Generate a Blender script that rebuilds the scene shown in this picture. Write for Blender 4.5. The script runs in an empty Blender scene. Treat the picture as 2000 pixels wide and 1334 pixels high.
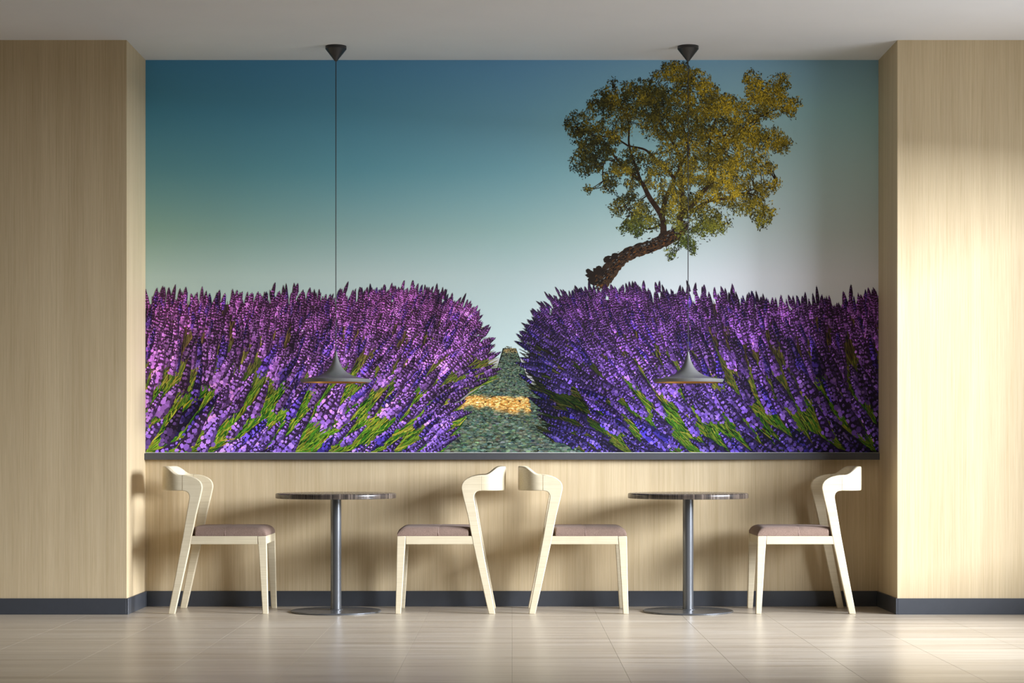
import bpy, bmesh, math, random
import numpy as np
from mathutils import Vector, Matrix

# ------------------------------------------------------------------ camera, light, exposure
sc = bpy.context.scene
col = sc.collection
PI = math.pi
CAM_Z = 0.9056            # eye height
CAM_D = 11.0              # distance of the camera from the front face of the piers (y = 0)

cam_d = bpy.data.cameras.new('camera')
cam_d.sensor_width = 36.0
cam_d.lens = 3960.0 / 2000.0 * 36.0
cam_d.shift_y = 0.1035
cam_d.clip_end = 100
cam = bpy.data.objects.new('camera', cam_d)
col.objects.link(cam)
cam.location = (0, -CAM_D, CAM_Z)
cam.rotation_euler = (PI / 2, 0, 0)
sc.camera = cam

sc.view_settings.view_transform = 'Standard'
sc.view_settings.look = 'None'
sc.view_settings.exposure = 0.08
sc.view_settings.gamma = 1.0
sc.view_settings.use_curve_mapping = False
sc.cycles.use_denoising = True
sc.cycles.max_bounces = 10
sc.cycles.diffuse_bounces = 5
sc.cycles.sample_clamp_indirect = 6.0

world = bpy.data.worlds.new('daylight_sky')
sc.world = world
world.use_nodes = True
wb = world.node_tree.nodes['Background']
wb.inputs[0].default_value = (0.86, 0.92, 1.0, 1)
wb.inputs[1].default_value = 0.3


def area(name, loc, rot, sx, sy, watts, color):
    l = bpy.data.lights.new(name, 'AREA')
    l.shape = 'RECTANGLE'; l.size = sx; l.size_y = sy
    l.energy = watts; l.color = color
    o = bpy.data.objects.new(name, l)
    col.objects.link(o)
    o.location = loc; o.rotation_euler = rot
    return o


# room shell dimensions
CEIL = 3.116
PX = 2.091                # inner corner of the piers
AD = 0.567                # depth of the alcove
XR, XL, YB = 3.6, -4.6, -13.0
W1 = (-3.0, -0.62, 0.45, 2.5)        # window in the right wall: y0, y1, z0, z1

# daylight: the low bright sky beyond the window, and the softer light of the whole sky in the window opening
area('daylight_beyond_window', (XR + 8.0, -4.6, 4.1), (0, PI / 2, 0), 4.6, 6.8, 7900, (0.925, 0.98, 1.10))
area('daylight_beyond_window_side', (XR + 8.0, -12.75, 4.1), (0, PI / 2, 0), 4.6, 9.5, 2700, (0.925, 0.98, 1.10))
area('daylight_in_window', (XR + 0.13, (W1[0] + W1[1]) / 2, (W1[2] + W1[3]) / 2), (0, PI / 2, 0),
     W1[3] - W1[2], W1[1] - W1[0], 58, (0.935, 0.985, 1.09))


# ------------------------------------------------------------------ helpers
def s2l(c):
    return tuple((v / 12.92 if v <= 0.04045 else ((v + 0.055) / 1.055) ** 2.4) for v in (x / 255.0 for x in c))


def tag(o, label=None, cat=None, group=None, kind=None):
    if label: o['label'] = label
    if cat: o['category'] = cat
    if group: o['group'] = group
    if kind: o['kind'] = kind
    return o


def obj(name, bm, mat, parent=None, smooth=False, angle=None):
    me = bpy.data.meshes.new(name)
    bm.normal_update()
    bm.to_mesh(me); bm.free()
    if smooth:
        for p in me.polygons: p.use_smooth = True
        if angle is not None:
            me.set_sharp_from_angle(angle=angle)
    o = bpy.data.objects.new(name, me)
    col.objects.link(o)
    if mat: me.materials.append(mat)
    if parent: o.parent = parent
    return o


def empty(name, loc, rz=0):
    o = bpy.data.objects.new(name, None)
    o.empty_display_size = 0.1
    col.objects.link(o)
    o.location = loc; o.rotation_euler = (0, 0, rz)
    return o


def copy_tree(o, parent=None):
    c = o.copy()
    col.objects.link(c)
    c.parent = parent
    for ch in [k for k in o.children]:
        copy_tree(ch, c)
    return c


def add_box(bm, x0, x1, y0, y1, z0, z1, bev=0.0, seg=1):
    r = bmesh.ops.create_cube(bm, size=1.0)
    vs = r['verts']
    for v in vs:
        v.co = Vector(((x0 + x1) / 2 + v.co.x * (x1 - x0), (y0 + y1) / 2 + v.co.y * (y1 - y0), (z0 + z1) / 2 + v.co.z * (z1 - z0)))
    if bev > 0:
        es = list({e for v in vs for e in v.link_edges})
        bmesh.ops.bevel(bm, geom=es, offset=bev, segments=seg, affect='EDGES', profile=0.5)
    return bm


def box(*a, **k):
    return add_box(bmesh.new(), *a, **k)


def lathe(profile, n=64, bm=None):
    """profile: list of (radius, z); closed at r=0 ends."""
    bm = bm or bmesh.new()
    rings = []
    for r, z in profile:
        if r < 1e-6:
            rings.append([bm.verts.new((0, 0, z))])
        else:
            rings.append([bm.verts.new((r * math.cos(2 * PI * i / n), r * math.sin(2 * PI * i / n), z)) for i in range(n)])
    for a, b in zip(rings[:-1], rings[1:]):
        if len(a) == 1 and len(b) == 1:
            continue
        for i in range(n):
            j = (i + 1) % n
            if len(a) == 1: bm.faces.new((a[0], b[j], b[i]))
            elif len(b) == 1: bm.faces.new((a[i], a[j], b[0]))
            else: bm.faces.new((a[i], a[j], b[j], b[i]))
    bmesh.ops.recalc_face_normals(bm, faces=bm.faces)
    return bm


def extrude_poly(pts, y0, y1, bev=0.004, seg=2):
    """pts in the xz plane, extruded from y0 to y1."""
    bm = bmesh.new()
    a = [bm.verts.new((x, y0, z)) for x, z in pts]
    b = [bm.verts.new((x, y1, z)) for x, z in pts]
    bm.faces.new(a); bm.faces.new(b[::-1])
    n = len(pts)
    for i in range(n):
        j = (i + 1) % n
        bm.faces.new((a[i], b[i], b[j], a[j]))
    bmesh.ops.recalc_face_normals(bm, faces=bm.faces)
    if bev > 0:
        es = []
        for e in bm.edges:
            if len(e.link_faces) == 2 and e.calc_face_angle(0) > 0.6:
                es.append(e)
        bmesh.ops.bevel(bm, geom=es, offset=bev, segments=seg, affect='EDGES', profile=0.5)
    return bm


# ------------------------------------------------------------------ materials
def new_mat(name, base=(0.5, 0.5, 0.5), rough=0.5, metal=0.0, spec=0.5):
    m = bpy.data.materials.new(name)
    m.use_nodes = True
    b = m.node_tree.nodes['Principled BSDF']
    b.inputs['Base Color'].default_value = (*base, 1)
    b.inputs['Roughness'].default_value = rough
    b.inputs['Metallic'].default_value = metal
    b.inputs['Specular IOR Level'].default_value = spec
    return m, m.node_tree, b


def N(nt, kind, **kw):
    n = nt.nodes.new(kind)
    for k, v in kw.items(): setattr(n, k, v)
    return n


def streak_noise(nt, scale_vec, coord='Position', scale=1.0, detail=4, rough=0.55, offset=(0, 0, 0), dist=0.0):
    if coord == 'Position':
        src = N(nt, 'ShaderNodeNewGeometry').outputs['Position']
    else:
        src = N(nt, 'ShaderNodeTexCoord').outputs[coord]
    mp = N(nt, 'ShaderNodeMapping')
    mp.inputs['Scale'].default_value = scale_vec
    mp.inputs['Location'].default_value = offset
    nt.links.new(src, mp.inputs['Vector'])
    nz = N(nt, 'ShaderNodeTexNoise')
    nz.inputs['Scale'].default_value = scale
    nz.inputs['Detail'].default_value = detail
    nz.inputs['Roughness'].default_value = rough
    nz.inputs['Distortion'].default_value = dist
    nt.links.new(mp.outputs[0], nz.inputs['Vector'])
    return nz.outputs['Fac']


def ramp(nt, fac, stops):
    r = N(nt, 'ShaderNodeValToRGB')
    el = r.color_ramp.elements
    while len(el) > 1: el.remove(el[-1])
    el[0].position = stops[0][0]; el[0].color = (*stops[0][1], 1)
    for p, c in stops[1:]:
        e = el.new(p); e.color = (*c, 1)
    nt.links.new(fac, r.inputs[0])
    return r.outputs[0]


def mix(nt, a, b, fac, mode='MIX'):
    m = N(nt, 'ShaderNodeMix', data_type='RGBA', blend_type=mode)
    for sock, v in ((m.inputs[6], a), (m.inputs[7], b), (m.inputs[0], fac)):
        if hasattr(v, 'is_output'): nt.links.new(v, sock)
        elif isinstance(v, float): sock.default_value = v
        else: sock.default_value = (*v, 1)
    return m.outputs[2]


def bump(nt, b, height, strength, dist=0.001):
    bp = N(nt, 'ShaderNodeBump')
    bp.inputs['Strength'].default_value = strength
    bp.inputs['Distance'].default_value = dist
    nt.links.new(height, bp.inputs['Height'])
    nt.links.new(bp.outputs[0], b.inputs['Normal'])


def make_veneer():
    m, nt, b = new_mat('oak_veneer', rough=0.55, spec=0.3)
    broad = streak_noise(nt, (9, 9, 0.35), detail=3, rough=0.5)
    mid = streak_noise(nt, (105, 105, 1.3), detail=4, rough=0.6, dist=0.3)
    fine = streak_noise(nt, (330, 330, 4.5), detail=3, rough=0.6)
    c1 = ramp(nt, mid, [(0.28, s2l((198, 177, 138))), (0.5, s2l((207, 187, 150))), (0.75, s2l((214, 196, 161)))])
    c2 = ramp(nt, fine, [(0.3, (0.82, 0.80, 0.77)), (0.55, (1, 1, 1))])
    c3 = ramp(nt, broad, [(0.3, (0.90, 0.885, 0.86)), (0.65, (1.03, 1.03, 1.03))])
    c = mix(nt, c1, c2, 0.75, 'MULTIPLY')
    c = mix(nt, c, c3, 1.0, 'MULTIPLY')
    nt.links.new(c, b.inputs['Base Color'])
    bump(nt, b, fine, 0.12, 0.0006)
    return m


def make_floor():
    m, nt, b = new_mat('streaked_floor_tile', rough=0.3, spec=0.5)
    s1 = streak_noise(nt, (0.35, 9, 1), detail=4, rough=0.6)
    s2 = streak_noise(nt, (1.2, 46, 1), detail=4, rough=0.65, dist=0.2)
    s3 = streak_noise(nt, (9, 210, 1), detail=2, rough=0.5)
    c1 = ramp(nt, s2, [(0.3, s2l((166, 151, 129))), (0.5, s2l((192, 181, 163))), (0.7, s2l((208, 200, 186)))])
    c2 = ramp(nt, s1, [(0.32, (0.80, 0.77, 0.73)), (0.62, (1.05, 1.05, 1.05))])
    c3 = ramp(nt, s3, [(0.3, (0.86, 0.85, 0.84)), (0.6, (1.0, 1.0, 1.0))])
    c = mix(nt, c1, c2, 1.0, 'MULTIPLY')
    c = mix(nt, c, c3, 0.8, 'MULTIPLY')
    oi = N(nt, 'ShaderNodeObjectInfo')
    c4 = ramp(nt, oi.outputs['Random'], [(0.0, (0.965, 0.96, 0.955)), (1.0, (1.0, 1.0, 1.0))])
    c = mix(nt, c, c4, 1.0, 'MULTIPLY')
    nt.links.new(c, b.inputs['Base Color'])
    rr = N(nt, 'ShaderNodeMapRange')
    rr.inputs['To Min'].default_value = 0.24; rr.inputs['To Max'].default_value = 0.36
    nt.links.new(s2, rr.inputs['Value'])
    nt.links.new(rr.outputs[0], b.inputs['Roughness'])
    return m


def make_plaster(name, c, rough=0.9):
    m, nt, b = new_mat(name, rough=rough, spec=0.15)
    n1 = streak_noise(nt, (3, 3, 3), detail=5)
    cc = ramp(nt, n1, [(0.3, tuple(v * 0.97 for v in c)), (0.7, c)])
    nt.links.new(cc, b.inputs['Base Color'])
    return m


def make_ash():
    m, nt, b = new_mat('pale_ash_wood', rough=0.42, spec=0.4)
    n1 = streak_noise(nt, (3.0, 90, 190), coord='Object', detail=3, rough=0.6, dist=0.4)
    n2 = streak_noise(nt, (14, 14, 5), coord='Object', detail=2)
    c1 = ramp(nt, n1, [(0.3, s2l((208, 194, 162))), (0.55, s2l((217, 204, 173))), (0.8, s2l((223, 211, 182)))])
    c2 = ramp(nt, n2, [(0.3, (0.95, 0.94, 0.92)), (0.7, (1, 1, 1))])
    c = mix(nt, c1, c2, 1.0, 'MULTIPLY')
    nt.links.new(c, b.inputs['Base Color'])
    return m


def make_fabric():
    m, nt, b = new_mat('mauve_brown_fabric', rough=0.85, spec=0.2)
    n1 = streak_noise(nt, (420, 420, 420), coord='Object', detail=2)
    n2 = streak_noise(nt, (20, 20, 20), coord='Object', detail=3)
    c1 = ramp(nt, n1, [(0.3, s2l((116, 95, 83))), (0.7, s2l((151, 128, 113)))])
    c2 = ramp(nt, n2, [(0.3, (0.92, 0.91, 0.9)), (0.7, (1, 1, 1))])
    nt.links.new(mix(nt, c1, c2, 1.0, 'MULTIPLY'), b.inputs['Base Color'])
    b.inputs['Sheen Weight'].default_value = 0.04
    b.inputs['Sheen Roughness'].default_value = 0.5
    bump(nt, b, n1, 0.35, 0.0008)
    return m


def make_paint(name, c, rough, metal=0.0, spec=0.5, var=0.07):
    m, nt, b = new_mat(name, rough=rough, metal=metal, spec=spec)
    n1 = streak_noise(nt, (30, 30, 30), coord='Object', detail=3)
    nt.links.new(ramp(nt, n1, [(0.3, tuple(v * (1 - var) for v in c)), (0.7, c)]), b.inputs['Base Color'])
    rr = N(nt, 'ShaderNodeMapRange')
    rr.inputs['To Min'].default_value = rough * (1 - var); rr.inputs['To Max'].default_value = rough * (1 + var)
    nt.links.new(n1, rr.inputs['Value'])
    nt.links.new(rr.outputs[0], b.inputs['Roughness'])
    return m


def make_table_wood():
    m, nt, b = new_mat('dark_table_laminate', rough=0.2, spec=0.6)
    n1 = streak_noise(nt, (90, 14, 1.5), coord='Object', detail=4, rough=0.6)
    nt.links.new(ramp(nt, n1, [(0.35, s2l((42, 38, 35))), (0.55, s2l((80, 70, 62))), (0.72, s2l((124, 111, 98)))]), b.inputs['Base Color'])
    rr = N(nt, 'ShaderNodeMapRange')
    rr.inputs['To Min'].default_value = 0.12; rr.inputs['To Max'].default_value = 0.38
    nt.links.new(n1, rr.inputs['Value'])
    nt.links.new(rr.outputs[0], b.inputs['Roughness'])
    return m


def make_print():
    m, nt, b = new_mat('mural_print', rough=0.75, spec=0.2)
    at = N(nt, 'ShaderNodeAttribute', attribute_name='ink')
    nt.links.new(at.outputs['Color'], b.inputs['Base Color'])
    return m


def make_glass():
    m = bpy.data.materials.new('window_glass'); m.use_nodes = True
    nt = m.node_tree
    for n in list(nt.nodes): nt.nodes.remove(n)
    out = N(nt, 'ShaderNodeOutputMaterial')
    tr = N(nt, 'ShaderNodeBsdfTransparent'); gl = N(nt, 'ShaderNodeBsdfGlossy')
    gl.inputs['Roughness'].default_value = 0.02
    mx = N(nt, 'ShaderNodeMixShader'); mx.inputs[0].default_value = 0.05
    nt.links.new(tr.outputs[0], mx.inputs[1]); nt.links.new(gl.outputs[0], mx.inputs[2])
    nt.links.new(mx.outputs[0], out.inputs[0])
    return m


M_VENEER = make_veneer()
M_FLOOR = make_floor()
M_CEIL = make_plaster('ceiling_paint', s2l((228, 227, 225)))
M_WALL = make_plaster('room_wall_paint', s2l((150, 141, 126)))
M_GROUT = make_plaster('grout', s2l((120, 108, 94)))
M_BASE = make_paint('anthracite_baseboard', s2l((62, 65, 70)), 0.42)
M_LEDGE = make_paint('anthracite_ledge', s2l((74, 74, 76)), 0.5)
M_ASH = make_ash()
M_FABRIC = make_fabric()
M_STITCH = make_paint('fabric_seam', s2l((168, 142, 130)), 0.9)
M_STEEL = make_paint('grey_powdercoat_steel', s2l((112, 114, 116)), 0.27, metal=0.65, var=0.015)
M_LAMINATE = make_table_wood()
M_SHADE = make_paint('grey_lamp_enamel', s2l((104, 104, 102)), 0.38, spec=0.5)
M_CANOPY = make_paint('black_lamp_metal', s2l((48, 46, 44)), 0.38, spec=0.5)
M_GOLD = make_paint('gold_lamp_lining', s2l((238, 196, 130)), 0.35, metal=0.6)
M_CORD = make_paint('black_cord', s2l((44, 43, 42)), 0.6)
M_PRINT = make_print()
M_GLASS = make_glass()
M_FRAME = make_paint('window_frame_paint', s2l((70, 72, 76)), 0.45)

# ------------------------------------------------------------------ the setting
T = 0.16
def struct(name, bm, mat, label=None):
    return tag(obj(name, bm, mat), label=label, kind='structure')

TW, TD = 0.4585, 0.9317                # floor tile pitch
floor = struct('floor', box(XL - T, XR + T, YB - T, AD + T, -0.15, -0.002), M_GROUT, 'pale streaked tile floor of the room')
tile_bm = bmesh.new()
add_box(tile_bm, -TW / 2 + 0.0004, TW / 2 - 0.0004, -TD / 2 + 0.0004, TD / 2 - 0.0004, -0.012, 0.0, bev=0.0004)
tile0 = obj('floor_tile', tile_bm, M_FLOOR, floor)
ROW0 = -1.385 + TD * 2                 # a joint line at y = -1.385
first = True
ix0, ix1 = math.floor(XL / TW), math.ceil(XR / TW)
for iy in range(0, 16):
    yc = ROW0 + TD / 2 - TD * iy
    if yc - TD / 2 > AD or yc + TD / 2 < YB: continue
    for ix in range(ix0, ix1):
        t = tile0 if first else tile0.copy()
        if not first:
            col.objects.link(t); t.parent = floor
        first = False
        t.location = ((ix + 0.5) * TW, yc, 0)

struct('ceiling', box(XL - T, XR + T, YB - T, AD + T, CEIL, CEIL + 0.15), M_CEIL, 'plain off-white painted ceiling')
struct('wall_back', box(-PX, PX, AD, AD + T, -0.01, CEIL), M_VENEER, 'pale oak veneer wall at the back of the alcove')
struct('wall_left', box(XL - T, -PX, 0, AD + T, -0.01, CEIL), M_VENEER, 'oak veneer pier in the shade, beside the alcove')
struct('wall_right', box(PX, XR + T, 0, AD + T, -0.01, CEIL), M_VENEER, 'oak veneer pier brightly lit from the window')
struct('wall_left_side', box(XL - T, XL, YB, 0, -0.01, CEIL), M_WALL)
struct('wall_rear', box(XL - T, XR + T, YB - T, YB, -0.01, CEIL), M_WALL)
bm = bmesh.new()
def wall_seg(y0, y1, z0, z1): add_box(bm, XR, XR + T, y0, y1, z0, z1)
wall_seg(W1[1], 0, -0.01, CEIL)
wall_seg(W1[0], W1[1], -0.01, W1[2]); wall_seg(W1[0], W1[1], W1[3], CEIL)
wall_seg(YB, W1[0], -0.01, CEIL)
struct('wall_right_side', bm, M_WALL)


def window(name, w, bars):
    bm = bmesh.new()
    y0, y1, z0, z1 = w
    f = 0.04
    xa, xb = XR + 0.03, XR + 0.08
    add_box(bm, xa, xb, y0, y0 + f, z0, z1, 0.004); add_box(bm, xa, xb, y1 - f, y1, z0, z1, 0.004)
    add_box(bm, xa, xb, y0 + f, y1 - f, z0, z0 + f, 0.004); add_box(bm, xa, xb, y0 + f, y1 - f, z1 - f, z1, 0.004)
    for b in bars:
        add_box(bm, xa, xb, b - f / 2, b + f / 2, z0 + f, z1 - f, 0.004)
    fr = struct(name, bm, M_FRAME)
    obj('pane', box(XR + 0.052, XR + 0.058, y0 + f * 0.5, y1 - f * 0.5, z0 + f * 0.5, z1 - f * 0.5), M_GLASS, fr)
window('window_1', W1, [])

# baseboards
BH, BT = 0.0875, 0.011
def base(name, x0, x1, y0, y1):
    struct(name, box(x0, x1, y0, y1, 0, BH, bev=0.0015), M_BASE)
base('baseboard_back', -PX + BT, PX - BT, AD - BT, AD)
base('baseboard_alcove_left', -PX, -PX + BT, -BT, AD)
base('baseboard_alcove_right', PX - BT, PX, -BT, AD)
base('baseboard_left', XL, -PX, -BT, 0)
base('baseboard_right', PX, XR, -BT, 0)
# ledge under the mural
struct('trim_1', box(-PX, PX, AD - 0.038, AD, 0.8357, 0.8727, bev=0.0012), M_LEDGE, 'dark grey ledge running under the mural')


# ------------------------------------------------------------------ chairs
def make_chair():
    root = empty('dining_chair', (0, 0, 0))
    W = 0.213            # half width over the side faces
    TH = 0.031           # leg thickness across the chair
    def R(pts): return [(zx * 0.0007931 - 0.5437, 0.9446 - zy * 0.0007931) for zx, zy in pts]
    rear = R([(345, 1191), (390, 1191), (437, 985), (497, 712), (534, 520), (563, 400), (576, 340), (578, 322), (574, 301), (562, 280), (540, 262),
              (510, 249), (475, 241), (440, 237),
              (440, 346), (455, 347), (470, 351), (482, 361), (489, 376), (490, 395), (472, 500), (446, 657), (434, 720), (396, 925)])
    front = R([(993, 1191), (1030, 1191), (1025, 990), (1018, 657), (958, 657), (968, 790)])
    for s in (-1, 1):
        y0, y1 = (-W, -W + TH) if s < 0 else (W - TH, W)
        obj('leg', extrude_poly(rear, y0, y1, 0.0035), M_ASH, root, True, 0.38)
        obj('leg', extrude_poly(front, y0, y1, 0.003), M_ASH, root, True, 0.38)
        rail = [(R([(502, 657)])[0][0], 0.4235), (R([(957.3, 657)])[0][0], 0.4235), (R([(958.6, 713)])[0][0], 0.379), (R([(491, 713)])[0][0], 0.379)]
        ya, yb = (-W + 0.0012, -W + 0.026) if s < 0 else (W - 0.026, W - 0.0012)
        obj('side_rail', extrude_poly(rail, ya, yb, 0.0015, 1), M_ASH, root, True, 0.38)
    obj('front_rail', box(0.236, 0.2605, -W + TH + 0.0003, W - TH - 0.0003, 0.379, 0.4235, bev=0.002, seg=1), M_ASH, root)
    obj('rear_rail', box(-0.172, -0.15, -W + TH + 0.0003, W - TH - 0.0003, 0.379, 0.4235, bev=0.002, seg=1), M_ASH, root)
    # curved backrest, taller in the middle
    bm = bmesh.new()
    n, x_s = 56, -0.1947
    A, B, nn = 0.133, W, 2.6
    rings = []
    K = 24
    for i in range(n + 1):
        u = i / n
        th = -PI / 2 + PI * u                              # -90..90 deg along the arch
        c, s_ = max(math.cos(th), 0.0), math.sin(th)
        def P(off):
            b = B - off; a = A - off
            return Vector((x_s - a * (c ** (2 / nn)), b * math.copysign(abs(s_) ** (2 / nn), s_), 0))
        po, pi_ = P(0.0), P(TH * (1 - 0.08 * c))
        rise = min(1.0, max(0.0, (c ** (2 / nn) - 0.12) / 0.74))
        rise = rise * rise * (3 - 2 * rise)
        zt, zb = 0.7566 + 0.0455 * rise, 0.670
        # lean the top a little backwards in the middle
        ring = []
        for k in range(K):
            a = 2 * PI * k / K
            cx, cz = math.cos(a), math.sin(a)
            e = 0.22
            sx = math.copysign(abs(cx) ** e, cx); sz = math.copysign(abs(cz) ** e, cz)
            w = 0.5 + 0.5 * sx                             # 0 = inside, 1 = outside
            p = pi_.lerp(po, w)
            z = zb + (zt - zb) * (0.5 + 0.5 * sz)
            ring.append(bm.verts.new((p.x, p.y, z)))
        rings.append(ring)
    for a, b in zip(rings[:-1], rings[1:]):
        for k in range(K):
            j = (k + 1) % K
            bm.faces.new((a[k], a[j], b[j], b[k]))
    bm.faces.new(rings[0]); bm.faces.new(rings[-1][::-1])
    bmesh.ops.recalc_face_normals(bm, faces=bm.faces)
    obj('backrest', bm, M_ASH, root, True, 0.9)
    # cushion
    bm = bmesh.new()
    x0, x1, hw, zb, zt = -0.166, 0.2625, W - 0.002, 0.4238, 0.478
    nx, ny = 46, 30
    seam_x = 0.0392
    def top(u, v):
        x = x0 + (x1 - x0) * u; y = -hw + 2 * hw * v
        du = min(u, 1 - u) * (x1 - x0); dv = min(v, 1 - v) * 2 * hw
        def edge(d, r): 
            d = min(d / r, 1.0)
            return math.sqrt(max(0.0, 1 - (1 - d) ** 2))
        h = edge(du, 0.05) * edge(dv, 0.05)
        dome = 0.86 + 0.14 * math.sin(PI * u) * math.sin(PI * v)
        z = zb + 0.016 + (zt - zb - 0.016) * h * dome
        z -= 0.0035 * math.exp(-((x - seam_x) / 0.006) ** 2)
        return Vector((x, y, z))
    def warp(t): return t + 0.06 * math.sin(2 * PI * t) * -1
    g = [[bm.verts.new(top(max(0, min(1, warp(i / nx))), max(0, min(1, warp(j / ny))))) for j in range(ny + 1)] for i in range(nx + 1)]
    for i in range(nx):
        for j in range(ny):
            bm.faces.new((g[i][j], g[i + 1][j], g[i + 1][j + 1], g[i][j + 1]))
    border = [g[i][0] for i in range(nx + 1)] + [g[nx][j] for j in range(1, ny + 1)] + [g[i][ny] for i in range(nx - 1, -1, -1)] + [g[0][j] for j in range(ny - 1, 0, -1)]
    low = [bm.verts.new((v.co.x * 1.0, v.co.y, zb)) for v in border]
    # notch: the rear corners sit inside the legs
    m_ = len(border)
    for i in range(m_):
        j = (i + 1) % m_
        bm.faces.new((border[j], border[i], low[i], low[j]))
    bm.faces.new(low)
    for v in bm.verts:
        if v.co.x < -0.127 and abs(v.co.y) > W - TH - 0.003:
            v.co.y = math.copysign(W - TH - 0.003, v.co.y)
    bmesh.ops.recalc_face_normals(bm, faces=bm.faces)
    cu = obj('seat_cushion', bm, M_FABRIC, root, True, 1.2)
    # stitched seam across the cushion
    bm = bmesh.new()
    prev = None
    for q in range(41):
        v = warp(q / 40); v = max(0, min(1, v))
        p = top((seam_x - x0) / (x1 - x0), v) + Vector((0, 0, 0.0006))
        ring = [bm.verts.new((p.x + 0.0013 * math.cos(a), p.y, p.z + 0.0013 * math.sin(a))) for a in [2 * PI * k / 6 for k in range(6)]]
        if prev:
            for k in range(6): bm.faces.new((prev[k], prev[(k + 1) % 6], ring[(k + 1) % 6], ring[k]))
        prev = ring
    for yy in (-1, 1):
        add_box(bm, seam_x - 0.0012, seam_x + 0.0012, yy * hw - 0.0012, yy * hw + 0.0012, zb + 0.0005, zb + 0.0165)
    obj('seam', bm, M_STITCH, cu, True)
    return root

chair0 = make_chair()
CY = 0.237
spots = [(-1.600, 0, 'pale ash chair with mauve cushion, its back to the shaded pier'),
         (-0.361, PI, 'pale ash chair with mauve cushion, facing the chair that backs onto the shaded pier'),
         (0.361, 0, 'pale ash chair with mauve cushion, facing the chair that backs onto the sunlit pier'),
         (1.600, PI, 'pale ash chair with mauve cushion, its back to the sunlit pier')]
for i, (x, rz, lab) in enumerate(spots):
    c = chair0 if i == 0 else copy_tree(chair0)
    c.location = (x, CY, 0); c.rotation_euler = (0, 0, rz)
    tag(c, lab, 'chair', 'chairs at the cafe tables')


# ------------------------------------------------------------------ tables
def make_table():
    root = empty('cafe_table', (0, 0, 0))
    R, z0, z1 = 0.3315, 0.6265, 0.6547
    prof = [(0, z0), (R - 0.004, z0), (R - 0.0012, z0 + 0.0012), (R, z0 + 0.004)]
    rr = 0.009
    for k in range(7):
        a = PI / 2 * k / 6
        prof.append((R - rr + rr * math.cos(a), z1 - rr + rr * math.sin(a)))
    prof.append((0, z1))
    obj('table_top', lathe(prof, 128), M_LAMINATE, root, True, 0.6)
    obj('column', lathe([(0, 0.008), (0.0295, 0.008), (0.0295, z0), (0, z0)], 48), M_STEEL, root, True, 0.6)
    Rb = 0.2485
    obj('base', lathe([(0, 0), (Rb - 0.003, 0), (Rb, 0.003), (Rb, 0.0065), (Rb - 0.003, 0.0095), (0.05, 0.0125), (0.0, 0.013)], 128), M_STEEL, root, True, 0.6)
    obj('collar', lathe([(0, 0.011), (0.040, 0.011), (0.040, 0.0145), (0.0375, 0.0165), (0, 0.0165)], 48), M_STEEL, root, True, 0.6)
    return root

TBX, TBY = 0.97, 0.17
table0 = make_table()
table0.location = (-TBX, TBY, 0)
t2 = copy_tree(table0); t2.location = (TBX, TBY, 0)
tag(table0, 'round dark pedestal cafe table on the side of the shaded pier', 'table', 'cafe tables')
tag(t2, 'round dark pedestal cafe table on the side of the sunlit pier', 'table', 'cafe tables')


# ------------------------------------------------------------------ pendant lamps
def make_lamp():
    root = empty('pendant_lamp', (0, 0, 0))            # origin at the ceiling
    zc = CEIL
    obj('canopy', lathe([(0, 0), (0.058, 0), (0.058, -0.016), (0.006, -0.083), (0, -0.083)], 64), M_CANOPY, root, True, 0.5)
    zt, zb = 1.433 - zc, 1.2635 - zc
    obj('cord', lathe([(0, zt - 0.004), (0.0024, zt - 0.004), (0.0024, -0.08), (0, -0.08)], 12), M_CORD, root, True, 0.6)
    px = lambda v: v / 354.5
    pts = [(2.0, 687), (2.6, 690), (3.6, 695), (4.7, 700), (6.6, 706), (8.6, 710.5), (11.2, 715.5), (14.6, 720.5), (19.5, 725.5), (25, 729.5),
           (31, 732.8), (39.5, 735.8), (48, 737.8), (57, 739.2), (64, 740.0), (68.6, 740.6), (69.7, 741.3)]
    base_z = lambda y: 0.9056 + (874 - y) / 354.5 - zc
    out = [(px(r), base_z(y)) for r, y in pts]
    rb = px(66.5)
    out += [(px(69.4), base_z(743)), (rb + 0.001, zb + 0.0015), (rb, zb)]
    inner = [(rb - 0.002, zb), (rb - 0.003, zb + 0.001)]
    shade = [(0, out[0][1])] + out + inner
    sh = obj('shade', lathe(shade, 96), M_SHADE, root, True, 0.5)
    lin = [(rb - 0.003, zb + 0.001), (px(66.5), base_z(743))]
    for r, y in pts[::-1][2:]:
        if r > 5: lin.append((px(r) - 0.004, base_z(y) - 0.0035))
    lin.append((0, base_z(700) - 0.004))
    obj('lining', lathe(lin, 96), M_GOLD, sh, True, 0.5)
    obj('socket', lathe([(0, base_z(712)), (0.014, base_z(712)), (0.014, base_z(724)), (0, base_z(724))], 24), M_CANOPY, sh, True, 0.6)
    return root

l0 = make_lamp(); l0.location = (-TBX, TBY, CEIL)
l1 = copy_tree(l0); l1.location = (TBX, TBY, CEIL)
tag(l0, 'grey trumpet-shaped pendant lamp hanging before the printed lavender, well away from the tree', 'pendant lamp', 'pendant lamps')
tag(l1, 'grey trumpet-shaped pendant lamp whose cord crosses the printed tree', 'pendant lamp', 'pendant lamps')


# ------------------------------------------------------------------ the mural (flat print on a thin panel)
MS = 342.4
PXL, PXR, PYT, PYB = 1000 - PX * MS, 1000 + PX * MS, 117.2, 884.6
rng = np.random.default_rng(11)
ink_v, ink_n, ink_c = [], [], []      # per batch: (N,k,3) verts, k, (N,k,3) colours


def lin(c):
    c = np.asarray(c, float) / 255.0
    c = np.clip(c, 0, 1)
    return np.where(c <= 0.04045, c / 12.92, ((c + 0.055) / 1.055) ** 2.4)


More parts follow.
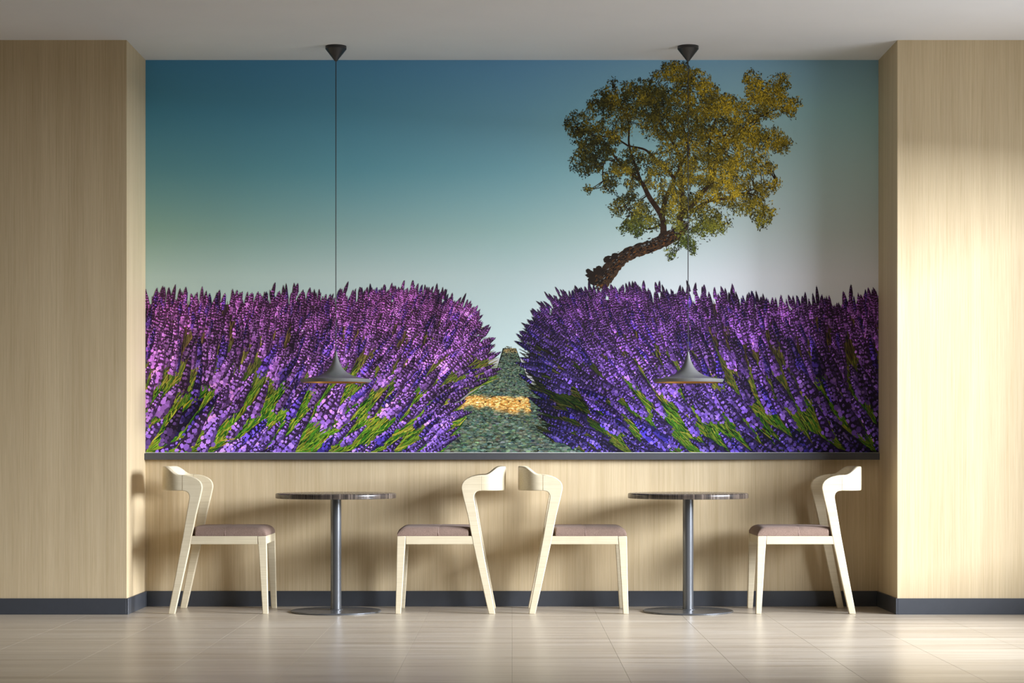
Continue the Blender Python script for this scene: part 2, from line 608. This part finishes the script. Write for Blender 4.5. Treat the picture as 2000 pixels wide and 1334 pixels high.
def ink(P, depth, c):
    """P (N,k,2) picture coordinates, depth (N,) in metres in front of the panel, c (N,3) or (N,k,3) sRGB 0..255."""
    P = np.asarray(P, float); n, k, _ = P.shape
    x = np.clip(P[..., 0], PXL + 0.3, PXR - 0.3); y = np.clip(P[..., 1], PYT, PYB)
    v = np.empty((n, k, 3))
    v[..., 0] = (x - 1000) / MS
    v[..., 1] = -np.asarray(depth).reshape(-1, 1) if np.ndim(depth) else -depth
    v[..., 2] = CAM_Z + (874 - y) / MS
    c = np.asarray(c, float)
    if c.ndim == 2: c = np.repeat(c[:, None, :], k, 1)
    ink_v.append(v.reshape(-1, 3)); ink_n.append((n, k)); ink_c.append(lin(c).reshape(-1, 3))


def noise2(x, y, s, seed=0):
    """cheap smooth value noise"""
    r = np.random.default_rng(seed).random((64, 64))
    u, v = np.asarray(x) / s, np.asarray(y) / s
    i, j = np.floor(u).astype(int), np.floor(v).astype(int)
    f, g = u - i, v - j
    f = f * f * (3 - 2 * f); g = g * g * (3 - 2 * g)
    R_ = lambda a, b: r[a % 64, b % 64]
    return (R_(i, j) * (1 - f) + R_(i + 1, j) * f) * (1 - g) + (R_(i, j + 1) * (1 - f) + R_(i + 1, j + 1) * f) * g


# --- sky of the print
SKX = np.array([284, 500, 700, 1000, 1250, 1450, 1716.0])
SKY = np.array([117, 220, 330, 450, 540, 700.0])
SKC = np.array([
    [(84, 154, 200), (90, 160, 208), (100, 168, 216), (120, 180, 228), (140, 192, 230), (150, 198, 232), (154, 198, 228)],
    [(88, 160, 194), (98, 170, 206), (112, 184, 220), (136, 198, 232), (158, 214, 234), (172, 218, 232), (172, 216, 228)],
    [(106, 164, 178), (112, 176, 192), (120, 186, 206), (144, 202, 220), (172, 218, 228), (192, 224, 230), (194, 222, 228)],
    [(146, 182, 170), (154, 194, 188), (162, 200, 200), (174, 210, 210), (194, 218, 220), (210, 226, 230), (212, 224, 228)],
    [(178, 200, 188), (188, 210, 198), (192, 210, 202), (188, 208, 204), (200, 210, 208), (222, 226, 228), (226, 226, 230)],
    [(190, 206, 194), (194, 212, 202), (196, 212, 206), (196, 214, 210), (208, 216, 214), (224, 228, 230), (228, 228, 232)]], float)
SKC[:4] *= np.array((0.95, 0.95, 0.92))
gx = np.linspace(PXL, PXR, 61); gy = np.linspace(PYT, 700, 41)
def sky_col(x, y):
    o = np.empty(np.shape(x) + (3,))
    for ch in range(3):
        rows = np.stack([np.interp(x, SKX, SKC[r, :, ch]) for r in range(len(SKY))], 0)
        yy = np.clip(np.interp(y, SKY, np.arange(len(SKY))), 0, len(SKY) - 1.0001)
        i = yy.astype(int); f = yy - i
        o[..., ch] = np.take_along_axis(rows, i[None], 0)[0] * (1 - f) + np.take_along_axis(rows, i[None] + 1, 0)[0] * f
    return o
X0, Y0 = np.meshgrid(gx[:-1], gy[:-1]); X1, Y1 = np.meshgrid(gx[1:], gy[1:])
Q = np.stack([np.stack([X0, Y1], -1), np.stack([X1, Y1], -1), np.stack([X1, Y0], -1), np.stack([X0, Y0], -1)], 2).reshape(-1, 4, 2)
ink(Q, 0.0, sky_col(Q[..., 0], Q[..., 1]))

# --- outlines of the two lavender rows and of the path between them
L_TOP = np.array([(284, 568), (400, 570), (520, 566), (640, 572), (720, 566), (800, 562), (850, 566), (890, 579), (925, 600), (950, 627), (968, 655), (978, 682), (985, 705)], float)
R_TOP = np.array([(1003, 700), (1007, 655), (1019, 628), (1045, 602), (1080, 581), (1120, 567), (1160, 558), (1250, 564), (1400, 568), (1500, 580), (1600, 578), (1716, 566)], float)
# x of the row's edge along the path, by y
LE_Y = [560, 690, 742, 750, 762, 788, 806, 832, 850, 872, 900]; LE_X = [986, 986, 988, 962, 930, 912, 928, 912, 905, 885, 868]
RE_Y = [560, 690, 730, 765, 790, 815, 838, 848, 856, 870, 900]; RE_X = [1000, 1002, 1010, 1024, 1038, 1042, 1030, 1072, 1108, 1140, 1200]


def strip(top_pts, y_bot, depth, ctop, cbot, n):
    """dark ground of a lavender row: vertical strips from an outline down to the bottom edge"""
    xs = np.linspace(top_pts[0, 0], top_pts[-1, 0], n)
    yt = np.interp(xs, top_pts[:, 0], top_pts[:, 1])
    yb = np.maximum(y_bot(xs), yt)
    m = 6
    for r in range(m):
        a, b = r / m, (r + 1) / m
        ya0, ya1 = yt[:-1] + (yb[:-1] - yt[:-1]) * a, yt[1:] + (yb[1:] - yt[1:]) * a
        yb0, yb1 = yt[:-1] + (yb[:-1] - yt[:-1]) * b, yt[1:] + (yb[1:] - yt[1:]) * b
        P = np.stack([np.stack([xs[:-1], yb0], -1), np.stack([xs[1:], yb1], -1), np.stack([xs[1:], ya1], -1), np.stack([xs[:-1], ya0], -1)], 1)
        t = np.clip((P[..., 1:2] - 570) / 300, 0, 1)
        c = np.asarray(ctop) * (1 - t) + np.asarray(cbot) * t
        ink(P, depth, c)


def blobs(x, y, rx, ry, k=7, rot=None, jit=0.25):
    a = np.arange(k) * 2 * PI / k
    r = 1 + jit * (rng.random((len(x), k)) * 2 - 1)
    px_, py_ = np.cos(a) * r * np.asarray(rx)[:, None], np.sin(a) * r * np.asarray(ry)[:, None]
    if rot is not None:
        c, s = np.cos(rot)[:, None], np.sin(rot)[:, None]
        px_, py_ = px_ * c - py_ * s, px_ * s + py_ * c
    return np.stack([x[:, None] + px_, y[:, None] + py_], -1)


# --- gravel path (the rows overlap it)
path = np.array([[(845, 884.6), (1220, 884.6), (1062, 790), (890, 790)], [(890, 790), (1070, 790), (1032, 742), (964, 742)], [(964, 742), (1032, 742), (1008, 680), (982, 680)]], float)
ink(path, 0.00005, np.array([(26, 34, 30), (26, 34, 30), (34, 40, 32)], float))
ns = 5200
yy = 676 + (884 - 676) * rng.random(ns) ** 0.75
xl_, xr_ = np.interp(yy, [676, 742, 790, 884], [987, 966, 892, 846]), np.interp(yy, [676, 742, 790, 884], [1005, 1030, 1066, 1218]); xx = xl_ + (xr_ - xl_) * rng.random(ns)
o = np.argsort(yy); xx, yy = xx[o], yy[o]
sz = np.interp(yy, [678, 740, 800, 884], [1.0, 2.2, 4.0, 7.2]) * rng.uniform(0.5, 1.4, ns)
sun = np.exp(-((yy - 788 - (xx - 975) * 0.10 - 16 * (noise2(xx, yy, 17, 88) - 0.5)) / 14) ** 4) * (xx < 1036) + 0.9 * ((yy > 858) & (xx < 850)) + 0.5 * np.exp(-((yy - 684) / 6) ** 2)
sun = np.clip(sun + 0.25 * (rng.random(ns) - 0.5), 0, 1)[:, None]
shade_c = np.array([(58, 74, 64)]) + rng.normal(0, 1, (ns, 1)) * np.array([(17, 19, 17)]) + rng.normal(0, 5, (ns, 3)) + np.array([(18, 14, 2)]) * (rng.random((ns, 1)) < 0.2)
gold_c = np.array([(200, 146, 74)]) + rng.normal(0, 1, (ns, 1)) * np.array([(36, 36, 32)])
sc_ = shade_c * (1 - sun) + gold_c * sun
dz = 0.00008 + np.arange(ns) / ns * 0.0004
ink(blobs(xx, yy + sz * 0.25, sz * 1.25, sz * 0.74), dz, sc_ * 0.36)
ink(blobs(xx, yy, sz * 1.12, sz * 0.58), dz + 0.00001, sc_)
ink(blobs(xx - sz * 0.15, yy - sz * 0.2, sz * 0.6, sz * 0.26), dz + 0.00002, sc_ * 1.3 + 8)

# --- dark ground of the two rows
Lg = L_TOP.copy(); Lg[:, 1] += 26; Lg[-4:, 0] -= 24
strip(Lg, lambda xs: np.interp(xs, [284, 830, 846, 868, 876, 920, 950, 962], [884.6, 884.6, 866, 846, 796, 748, 728, 715]), 0.0006, (62, 34, 52), (30, 42, 16), 60)
Rg = R_TOP.copy(); Rg[:, 1] += 26; Rg[:4, 0] += 24
strip(Rg, lambda xs: np.interp(xs, [1026, 1036, 1054, 1072, 1106, 1140, 1170, 1230, 1716], [700, 730, 762, 816, 830, 840, 856, 884.6, 884.6]), 0.0006, (40, 24, 48), (22, 32, 20), 60)

# --- the leaning tree
TD0 = 0.0007
def zt(pts): return np.array([(1080 + a / 2.779, 100 + b / 2.779) for a, b in pts])
n_stroke = [0]
def stroke(pts, radii, depth, color, jitter=0.0, shade=0.35, sub=6):
    pts = np.asarray(pts, float); t = np.arange(len(pts)); tt = np.linspace(0, len(pts) - 1, (len(pts) - 1) * sub + 1)
    out = []
    for q in tt:                                           # Catmull-Rom
        i = min(int(q), len(pts) - 2); f = q - i
        p0, p1, p2, p3 = pts[max(i - 1, 0)], pts[i], pts[i + 1], pts[min(i + 2, len(pts) - 1)]
        out.append(0.5 * ((2 * p1) + (-p0 + p2) * f + (2 * p0 - 5 * p1 + 4 * p2 - p3) * f * f + (-p0 + 3 * p1 - 3 * p2 + p3) * f ** 3))
    out = np.array(out); r = np.interp(tt, t, radii)
    d = np.gradient(out, axis=0); d /= np.linalg.norm(d, axis=1)[:, None] + 1e-9
    nrm = np.stack([-d[:, 1], d[:, 0]], 1)
    r = r * (1 + jitter * (rng.random(len(r)) * 2 - 1))
    A_, B_ = out + nrm * r[:, None], out - nrm * r[:, None]
    P = np.stack([A_[:-1], B_[:-1], B_[1:], A_[1:]], 1)
    c = np.asarray(color, float) * np.ones((len(P), 4, 1))
    lo = (P[..., 1] - P[..., 1].mean(1, keepdims=True)) > 0
    c[lo] *= (1 + shade)
    c *= (1 + 0.25 * (rng.random((len(P), 1, 1)) - 0.5))
    n_stroke[0] += 1
    ink(P, depth + n_stroke[0] * 2e-7 + np.arange(len(P)) * 1e-6, c)
    return out

branch_pts = []
bark = (44, 31, 21)
def br(zp, r0, r1, **k):
    p = zt(zp); q = stroke(p, np.linspace(r0, r1, len(p)), TD0 + 0.000012 * len(branch_pts), bark, **k); branch_pts.append(q)
br([(600, 1000), (592, 900), (525, 795), (480, 712), (400, 640), (325, 560), (290, 500)], 6.5, 1.2)
br([(590, 905), (612, 800), (650, 725), (655, 690), (618, 645), (560, 590), (500, 535), (410, 515)], 5, 1.6)
br([(700, 1000), (690, 900), (740, 850), (800, 780), (862, 700), (888, 600), (935, 520), (1005, 440), (1090, 375), (1190, 290)], 7, 1.0)
br([(740, 880), (850, 812), (950, 798), (1040, 770), (1120, 800), (1150, 880)], 4, 1.0)
br([(700, 900), (700, 720), (690, 620), (735, 560), (720, 460), (700, 380), (740, 300), (742, 180)], 5, 0.9)
br([(862, 700), (842, 560), (862, 450), (885, 340), (860, 250)], 3, 0.8)
br([(480, 712), (440, 600), (412, 500), (410, 380), (350, 280)], 3, 0.8)
br([(655, 690), (700, 600), (640, 480), (590, 400), (545, 300), (520, 210)], 3, 0.8)
br([(1005, 440), (1100, 450), (1200, 480), (1270, 515)], 2, 0.7)
br([(862, 470), (960, 450), (1080, 410), (1180, 250), (1230, 170)], 2, 0.7)
br([(590, 940), (520, 965), (460, 930), (400, 850), (340, 850)], 2.2, 0.7)
br([(400, 640), (290, 590), (270, 690), (300, 760)], 1.6, 0.6)
br([(410, 515), (330, 470), (230, 460), (130, 420)], 1.8, 0.6)
br([(760, 960), (830, 930), (900, 940), (950, 930)], 2, 0.6)
br([(1090, 375), (1180, 330), (1260, 300), (1340, 275)], 1.3, 0.5)
br([(1040, 770), (1120, 740), (1190, 740), (1220, 705)], 1.4, 0.5)
br([(690, 1000), (740, 1040), (770, 1085)], 1.5, 0.6)
trunk = [(245, 1272), (285, 1225), (330, 1165), (395, 1110), (470, 1078), (545, 1055), (610, 1020), (680, 985), (725, 930)]
TD1 = TD0 + 0.00026
q = stroke(zt(trunk), [17, 15.5, 14.5, 12.5, 12, 12.5, 13.5, 11, 7], TD1, (48, 35, 24), jitter=0.12, shade=0.55)
kx, ky, kr = np.array([(205, 1215, 9), (240, 1195, 11), (225, 1240, 12), (300, 1130, 8), (335, 1110, 9), (345, 1125, 10), (405, 1085, 8), (470, 1070, 8), (520, 1050, 7), (280, 1200, 10), (190, 1195, 5), (250, 1180, 6)]).T
kp = zt(np.stack([kx, ky], 1))
ink(blobs(kp[:, 0], kp[:, 1], kr, kr * 0.85, 8, jit=0.35), TD1 + 0.00007 + np.arange(len(kr)) * 2e-6, np.tile((36, 27, 20), (len(kr), 1)))
nb = 1000
ii = rng.integers(0, len(q) - 1, nb); bp = q[ii] + rng.normal(0, 5.2, (nb, 2))
br_ = rng.uniform(0.7, 1.8, nb)
tone = rng.choice(4, nb, p=[0.45, 0.2, 0.13, 0.22])
pal = np.array([(24, 18, 13), (84, 56, 30), (108, 108, 104), (56, 43, 32)], float)
lowside = bp[:, 1] > q[ii][:, 1]
cb = pal[tone]; cb[lowside & (tone == 2)] = (112, 70, 30)
dirs = np.gradient(q, axis=0)[ii]; rot = np.arctan2(dirs[:, 1], dirs[:, 0])
ink(blobs(bp[:, 0], bp[:, 1], br_ * 1.8, br_ * 0.8, 5, rot), TD1 + 0.0001 + rng.random(nb) * 0.0001, cb)

cl = [(140,400,70),(190,470,80),(170,600,70),(230,560,85),(280,500,75),(250,330,60),(270,260,48),(330,250,66),(400,250,74),(380,350,76),(330,420,76),
 (480,220,66),(540,230,66),(560,310,82),(480,330,76),(610,250,60),(640,110,56),(690,120,62),(720,190,66),(790,170,62),(840,230,62),(800,300,76),(700,300,76),
 (620,400,80),(540,410,60),(740,400,84),(840,380,76),(900,300,66),(940,290,56),(1000,330,66),(1080,160,48),(1100,220,56),(1170,220,64),(1230,180,52),(1180,290,74),
 (1100,310,74),(1250,280,46),(1310,290,34),(1050,400,74),(960,430,74),(1130,480,70),(1200,480,60),(1060,490,64),(1250,510,42),(960,560,84),(860,520,84),(760,520,84),
 (650,520,76),(560,600,60),(430,590,66),(370,620,50),(330,680,46),(300,740,32),(188,745,18),(420,700,54),(560,690,66),(680,640,74),(800,640,84),(920,660,84),
 (1030,620,74),(1120,610,54),(1170,640,36),(1030,710,84),(940,770,72),(820,740,84),(700,760,72),(620,800,56),(430,820,60),(380,800,46),(335,860,34),(420,900,52),
 (480,870,54),(450,960,52),(540,930,42),(400,960,36),(660,880,60),(760,840,74),(720,960,54),(860,900,56),(880,950,52),(820,960,46),(920,930,46),(1020,820,62),
 (1100,780,52),(1160,740,44),(1205,725,28),(1100,860,52),(1150,900,42),(1130,935,26),(1180,860,34),(640,1095,30),(740,1045,36),(700,1030,34),(765,1080,16),(330,160,14),(560,130,22),(210,270,16),(1265,130,14),(1290,330,26)]
cl = np.array(cl, float)
cp = zt(cl[:, :2]); cr = cl[:, 2] / 2.779
allb = np.concatenate(branch_pts)
for (cx, cy), r in zip(cp, cr):                            # twigs from the nearest branch into every cluster
    for _ in range(int(2 + r / 5)):
        a, d = rng.random() * 2 * PI, r * math.sqrt(rng.random())
        e = np.array((cx + d * math.cos(a), cy + d * math.sin(a)))
        dist = np.linalg.norm(allb - e, axis=1); b = allb[np.argmin(dist + 6 * rng.random(len(dist)))]
        m = (b + e) / 2 + rng.normal(0, 3, 2) + np.array((0, 2))
        stroke([b, m, e], [0.9, 0.65, 0.3], TD0 + 0.00022, (42, 29, 17), shade=0.1, sub=3)
# leaves in small sprays: a dark layer, then the lit one
prob = cr ** 1.9; prob /= prob.sum()
def leaves(n_spray, per, d0, d1, dark, thr):
    ci = rng.choice(len(cr), n_spray, p=prob)
    a, d = rng.random(n_spray) * 2 * PI, np.sqrt(rng.random(n_spray)) * 1.06
    sx, sy = cp[ci, 0] + cr[ci] * d * np.cos(a), cp[ci, 1] + cr[ci] * d * np.sin(a)
    keep = noise2(sx, sy, 13, 5) + 0.5 * noise2(sx, sy, 6, 6) > thr
    sx, sy = np.repeat(sx[keep], per), np.repeat(sy[keep], per)
    n = len(sx)
    lx, ly = sx + rng.normal(0, 3.2, n), sy + rng.normal(0, 3.2, n)
    ln = rng.uniform(1.7, 3.3, n); lw = rng.uniform(0.6, 1.1, n); th = rng.normal(PI / 2, 0.9, n)
    c, s = np.cos(th), np.sin(th)
    P = np.stack([np.stack([lx - c * ln, ly - s * ln], -1), np.stack([lx - s * lw, ly + c * lw], -1), np.stack([lx + c * ln, ly + s * ln], -1), np.stack([lx + s * lw, ly - c * lw], -1)], 1)
    warm = np.clip((lx - 1150) / 330, 0, 1) * 0.62 + 0.16
    warm = np.clip(warm + rng.normal(0, 0.17, n) + 0.75 * (noise2(lx, ly, 24, 12) - 0.5), 0, 1)[:, None]
    green = np.clip((ly - 395) / 60, 0, 1)[:, None] * 0.75
    cc = np.array([(60, 60, 28)]) * (1 - warm) + np.array([(200, 170, 46)]) * warm
    cc = cc * (1 - green) + (cc * 0.3 + np.array([(74, 98, 42)]) * 0.75) * green
    cc *= rng.uniform(0.55, 1.25, (n, 1)) * dark
    ink(P, d0 + rng.random(n) * (d1 - d0), cc)
leaves(3600, 6, TD0 + 0.0003, TD0 + 0.00042, 0.5, 0.40)
leaves(4300, 6, TD0 + 0.00043, TD0 + 0.00075, 1.0, 0.47)

# --- lavender: grassy stems and flower spikes, far to near
def hash_pick(pal, n, p=None): return np.array(pal, float)[rng.choice(len(pal), n, p=p)]

def candidates(side, n):
    x = (244 + 744 * rng.random(n)) if side < 0 else (998 + 758 * rng.random(n))
    y = 545 + 380 * rng.random(n)
    if side < 0:
        topy = np.interp(x, L_TOP[:, 0], L_TOP[:, 1]); ok = x < np.interp(y, LE_Y, LE_X)
    else:
        topy = np.interp(x, R_TOP[:, 0], R_TOP[:, 1]); ok = x > np.interp(y, RE_Y, RE_X)
    rim = np.clip(np.abs(x - 1000) / 60, 0.15, 1)
    ok &= y > topy - np.minimum(rng.exponential(8.0, n), 24) * rim + 2
    return x[ok], y[ok], topy[ok]

def spike_size(x, y):
    fo = np.clip(np.abs(x - 1000) / 720, 0, 1)
    return np.interp(y, [555, 600, 640, 700, 790, 884, 930], [0.50, 0.60, 0.80, 1.06, 1.30, 1.48, 1.55]) * (0.60 + 0.78 * fo)

D0, D1 = 0.0016, 0.0042
depth_of = lambda k: D0 + (D1 - D0) * np.clip((k - 560) / 420, 0, 1)

parts_ = []
for side in (-1, 1):
    nC = 60000
    x, y, topy = candidates(side, nC)
    size = spike_size(x, y)
    cell = 751 * 380 / nC
    cov = np.interp(y, [545, 560, 640, 720, 800, 884], [3.0, 4.0, 3.0, 2.1, 1.6, 1.5])
    p = cov * cell / (58 * 11.0 * size ** 2)
    gn = noise2(x + y * 0.9 * side, y * 1.5, 34, 21 + side) * 0.6 + noise2(x, y, 16, 23 + side) * 0.4
    thr = np.interp(y, [560, 640, 700, 780, 884], [0.90, 0.68, 0.58, 0.53, 0.52])
    p = p * np.where(gn < thr, 1.2, 0.22)
    k = rng.random(len(x)) < p
    parts_.append((x[k], y[k], topy[k], np.full(k.sum(), side)))
x, y, topy, side = [np.concatenate(v) for v in zip(*parts_)]
nS = len(x)
size = spike_size(x, y) * rng.uniform(0.82, 1.2, nS)
far_out = np.clip(np.abs(x - 1000) / 720, 0, 1)
near = np.clip((y - 565) / 300, 0, 1)
def lean_of(x, y, side):
    fo = np.clip(np.abs(x - 1000) / 720, 0, 1); t = 1 - fo; nr = np.clip((y - 565) / 300, 0, 1)
    a = 3 + 52 * t ** 1.3 * np.clip(0.22 + 1.3 * nr, 0, 1) + 42 * nr ** 1.4 * np.clip(fo, 0, 1)
    a = a + 26 * np.clip((t - 0.80) / 0.18, 0, 1)
    return np.clip(a, 0, 68) * (-side)
th = np.radians(lean_of(x, y, side) + rng.normal(0, 7, nS))
ux, uy = np.sin(th), -np.cos(th)
ln = 56 * size * rng.uniform(0.75, 1.3, nS); wd = 11.0 * size * rng.uniform(0.85, 1.15, nS)
key = y + 0.3 * ln + rng.normal(0, 3, nS)

# stems
def blades(x, y, th, length, width, key, cols, bend=0.07):
    n = len(x); ux, uy = np.sin(th), -np.cos(th)
    bx, by = x - ux * length, y - uy * length
    k = rng.normal(0, bend, n) * length
    mx, my = (x + bx) / 2 - uy * k, (y + by) / 2 + ux * k
    px_, py_ = -uy * width, ux * width
    P1 = np.stack([np.stack([bx - px_, by - py_], -1), np.stack([bx + px_, by + py_], -1), np.stack([mx + px_, my + py_], -1), np.stack([mx - px_, my - py_], -1)], 1)
    P2 = np.stack([np.stack([mx - px_, my - py_], -1), np.stack([mx + px_, my + py_], -1), np.stack([x + px_ * 0.4, y + py_ * 0.4], -1), np.stack([x - px_ * 0.4, y - py_ * 0.4], -1)], 1)
    jd = rng.random(n) * 0.00002
    ink(P1, depth_of(key) + jd, cols * 0.8); ink(P2, depth_of(key) + jd + 0.000003, cols)

nB = 26000
bx = 284 + 1432 * rng.random(nB); by = 585 + 330 * rng.random(nB)
bsd = np.where(bx < 1000, -1, 1)
ok = np.where(bsd < 0, bx < np.interp(by, LE_Y, LE_X) - 10, bx > np.interp(by, RE_Y, RE_X) + 10)
ok &= by > np.interp(bx, np.concatenate([L_TOP[:, 0], R_TOP[:, 0]]), np.concatenate([L_TOP[:, 1], R_TOP[:, 1]])) + 12
ok &= rng.random(nB) < np.interp(by, [585, 650, 720, 884], [0.30, 0.42, 0.72, 0.9])
bx, by, bsd = bx[ok], by[ok], bsd[ok]; n = len(bx)
bs = spike_size(bx, by); bt = np.radians(lean_of(bx, by, bsd)) + rng.normal(0, 0.15, n)
low = np.clip((by - 640) / 130 + 0.5 * (noise2(bx, by, 40, 77) - 0.5), 0, 1)[:, None]
c_hi = hash_pick([(116, 88, 56), (96, 66, 50), (134, 108, 60), (70, 42, 46), (150, 120, 66)], n)
c_lo = hash_pick([(104, 154, 34), (144, 168, 44), (70, 138, 30), (186, 180, 66), (30, 88, 20), (14, 46, 14), (170, 154, 42)], n, [0.2, 0.19, 0.17, 0.1, 0.15, 0.12, 0.07])
dark_r = np.clip((1260 - bx) / 200, 0, 1)[:, None] * (bsd > 0)[:, None]
fld = np.where(bsd > 0, 0.78, 1.0)[:, None]
c_b = (c_hi * (1 - low) + c_lo * low) * (1 - 0.62 * dark_r) * fld * rng.uniform(0.7, 1.15, (n, 1))
blades(bx, by, bt, 42 * bs * rng.uniform(0.7, 1.35, n), np.clip(1.05 * bs, 0.5, 1.9), by - 24 * bs, c_b)

# flower spikes: colour of each
mag, vio, blu = np.array((174, 94, 172.0)), np.array((160, 104, 190.0)), np.array((126, 92, 190.0))
tt = np.clip((y - 585) / 270, 0, 1)[:, None]
cS = np.where(tt < 0.5, mag * (1 - 2 * tt) + vio * 2 * tt, vio * (2 - 2 * tt) + blu * (2 * tt - 1))
cR = np.where(tt < 0.5, np.array((130, 74, 152.0)) * (1 - 2 * tt) + np.array((108, 72, 158.0)) * 2 * tt, np.array((108, 72, 158.0)) * (2 - 2 * tt) + np.array((88, 68, 162.0)) * (2 * tt - 1))
sR = (side > 0)[:, None]
cS = np.where(sR, cR, cS)
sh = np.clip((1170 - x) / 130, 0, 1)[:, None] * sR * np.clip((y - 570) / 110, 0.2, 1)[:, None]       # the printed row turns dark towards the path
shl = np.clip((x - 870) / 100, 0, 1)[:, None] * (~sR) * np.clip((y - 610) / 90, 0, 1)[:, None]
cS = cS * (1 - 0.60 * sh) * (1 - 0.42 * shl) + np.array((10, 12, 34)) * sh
cS *= (0.62 + 0.72 * noise2(x, y, 26, 31) + rng.normal(0, 0.14, nS))[:, None]
blueish = (rng.random(nS) < 0.15)[:, None]
cS = np.where(blueish, cS * np.array((0.62, 0.64, 0.9)), cS)
# tips against the sky are darker and bluer
tip_sky = np.clip((topy + 4 - y) / 10, 0, 1)[:, None]
dS = depth_of(key) + rng.random(nS) * 0.00003
prof_s = np.array([-0.02, 0.12, 0.45, 0.8, 1.04, 0.8, 0.45, 0.12]); prof_w = np.array([0, 0.50, 0.60, 0.36, 0.0, -0.36, -0.60, -0.50])
bx0, by0 = x - ux * ln, y - uy * ln
PB = np.stack([bx0[:, None] + ux[:, None] * ln[:, None] * prof_s - uy[:, None] * wd[:, None] * prof_w, by0[:, None] + uy[:, None] * ln[:, None] * prof_s + ux[:, None] * wd[:, None] * prof_w], -1)
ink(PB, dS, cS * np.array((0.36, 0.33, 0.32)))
# each spike's stem, showing below the flower head
m = y > 600
blades(bx0[m] + ux[m] * 3, by0[m] + uy[m] * 3, th[m], 40 * size[m], np.clip(0.9 * size[m], 0.4, 1.4), key[m] - 3, hash_pick([(126, 130, 48), (150, 132, 70), (92, 112, 36), (110, 84, 58)], m.sum()) * np.where(side[m] > 0, 0.72, 0.95)[:, None])
for lo, hi, whorls in ((0, 0.62, 6), (0.62, 0.95, 8), (0.95, 9, 11)):
    m = (size >= lo) & (size < hi)
    if not m.any(): continue
    X, Y, UX, UY, LN, WD, CS, DS, TS = x[m], y[m], ux[m], uy[m], ln[m], wd[m], cS[m], dS[m], tip_sky[m]
    nm = len(X)
    gap = rng.integers(1, whorls // 2 + 1, nm)              # one open spot near the foot of each spike
    for w in range(whorls):
        s_ = (w + 0.5) / whorls
        width = (0.62 + 0.38 * math.sin(PI * min(1, s_ * 1.2 + 0.12))) * (1 - 0.62 * s_ ** 3)
        wj = 1 + 0.22 * rng.normal(0, 1, nm)
        wt = rng.uniform(0.82, 1.18, nm)                    # tone shared by one whorl
        for lat, sidetone in ((-0.40, 1.16), (0.40, 0.60), (0.0, 1.0)):
            ss = s_ + rng.normal(0, 0.014, nm); la = lat * width * wj + rng.normal(0, 0.05, nm)
            fx = X - UX * LN * (1 - ss) - UY * WD * la; fy = Y - UY * LN * (1 - ss) + UX * WD * la
            r = WD * 0.245 * width * rng.uniform(0.78, 1.22, nm) + 0.2
            r = np.where((gap == w) & (rng.random(nm) < 0.8), r * 0.3, r)
            tone = wt * sidetone * rng.uniform(0.86, 1.14, nm)
            cc = CS * tone[:, None]
            hl = rng.random(nm) < (0.24 if lat <= 0 else 0.05)
            cc = np.where(hl[:, None], cc * 0.85 + np.array((206, 168, 224)) * 0.26, cc)
            cc = cc * (1 - 0.5 * TS * s_)
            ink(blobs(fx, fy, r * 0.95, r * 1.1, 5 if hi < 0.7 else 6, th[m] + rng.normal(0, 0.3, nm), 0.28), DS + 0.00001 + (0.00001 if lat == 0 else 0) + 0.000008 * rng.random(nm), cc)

# thin pale line painted at the print's foot for the lit ledge top
ink(np.array([[(PXL, PYB), (PXR, PYB), (PXR, PYB - 1.0), (PXL, PYB - 1.0)]]), 0.0045, np.array([(206, 206, 198)], float))


def build_mural():
    V = np.concatenate(ink_v); C = np.concatenate(ink_c)
    sizes = np.concatenate([np.full(n, k) for n, k in ink_n])
    # backing panel
    y1 = 0.0006
    x0, x1 = -PX, PX
    z0, z1 = 0.8735, CEIL - 0.0005
    back = np.array([(x0, 0.0002, z0), (x1, 0.0002, z0), (x1, 0.0002, z1), (x0, 0.0002, z1), (x0, y1, z0), (x1, y1, z0), (x1, y1, z1), (x0, y1, z1)])
    nv = len(V)
    faces_extra = [(0, 1, 2, 3), (5, 4, 7, 6), (4, 5, 1, 0), (3, 2, 6, 7), (4, 0, 3, 7), (1, 5, 6, 2)]
    loops = np.concatenate([np.arange(nv), np.array(faces_extra).ravel() + nv])
    V = np.concatenate([V, back]); C = np.concatenate([C, np.tile((0.6, 0.6, 0.58), (8, 1))])
    sizes = np.concatenate([sizes, np.full(6, 4)])
    starts = np.concatenate([[0], np.cumsum(sizes)[:-1]])
    me = bpy.data.meshes.new('mural')
    me.vertices.add(len(V)); me.vertices.foreach_set('co', V.astype(np.float32).ravel())
    me.loops.add(len(loops)); me.loops.foreach_set('vertex_index', loops.astype(np.int32))
    me.polygons.add(len(sizes)); me.polygons.foreach_set('loop_start', starts.astype(np.int32)); me.polygons.foreach_set('loop_total', sizes.astype(np.int32))
    me.update(calc_edges=True)
    at = me.color_attributes.new('ink', 'FLOAT_COLOR', 'POINT')
    at.data.foreach_set('color', np.concatenate([C, np.ones((len(C), 1))], 1).astype(np.float32).ravel())
    me.materials.append(M_PRINT)
    o = bpy.data.objects.new('mural', me)
    col.objects.link(o)
    o.location = (0, AD - 0.0008, 0)
    tag(o, 'wall-wide printed mural of purple lavender rows, gravel path and a leaning tree', 'mural')
    print('mural polygons', len(sizes))

build_mural()
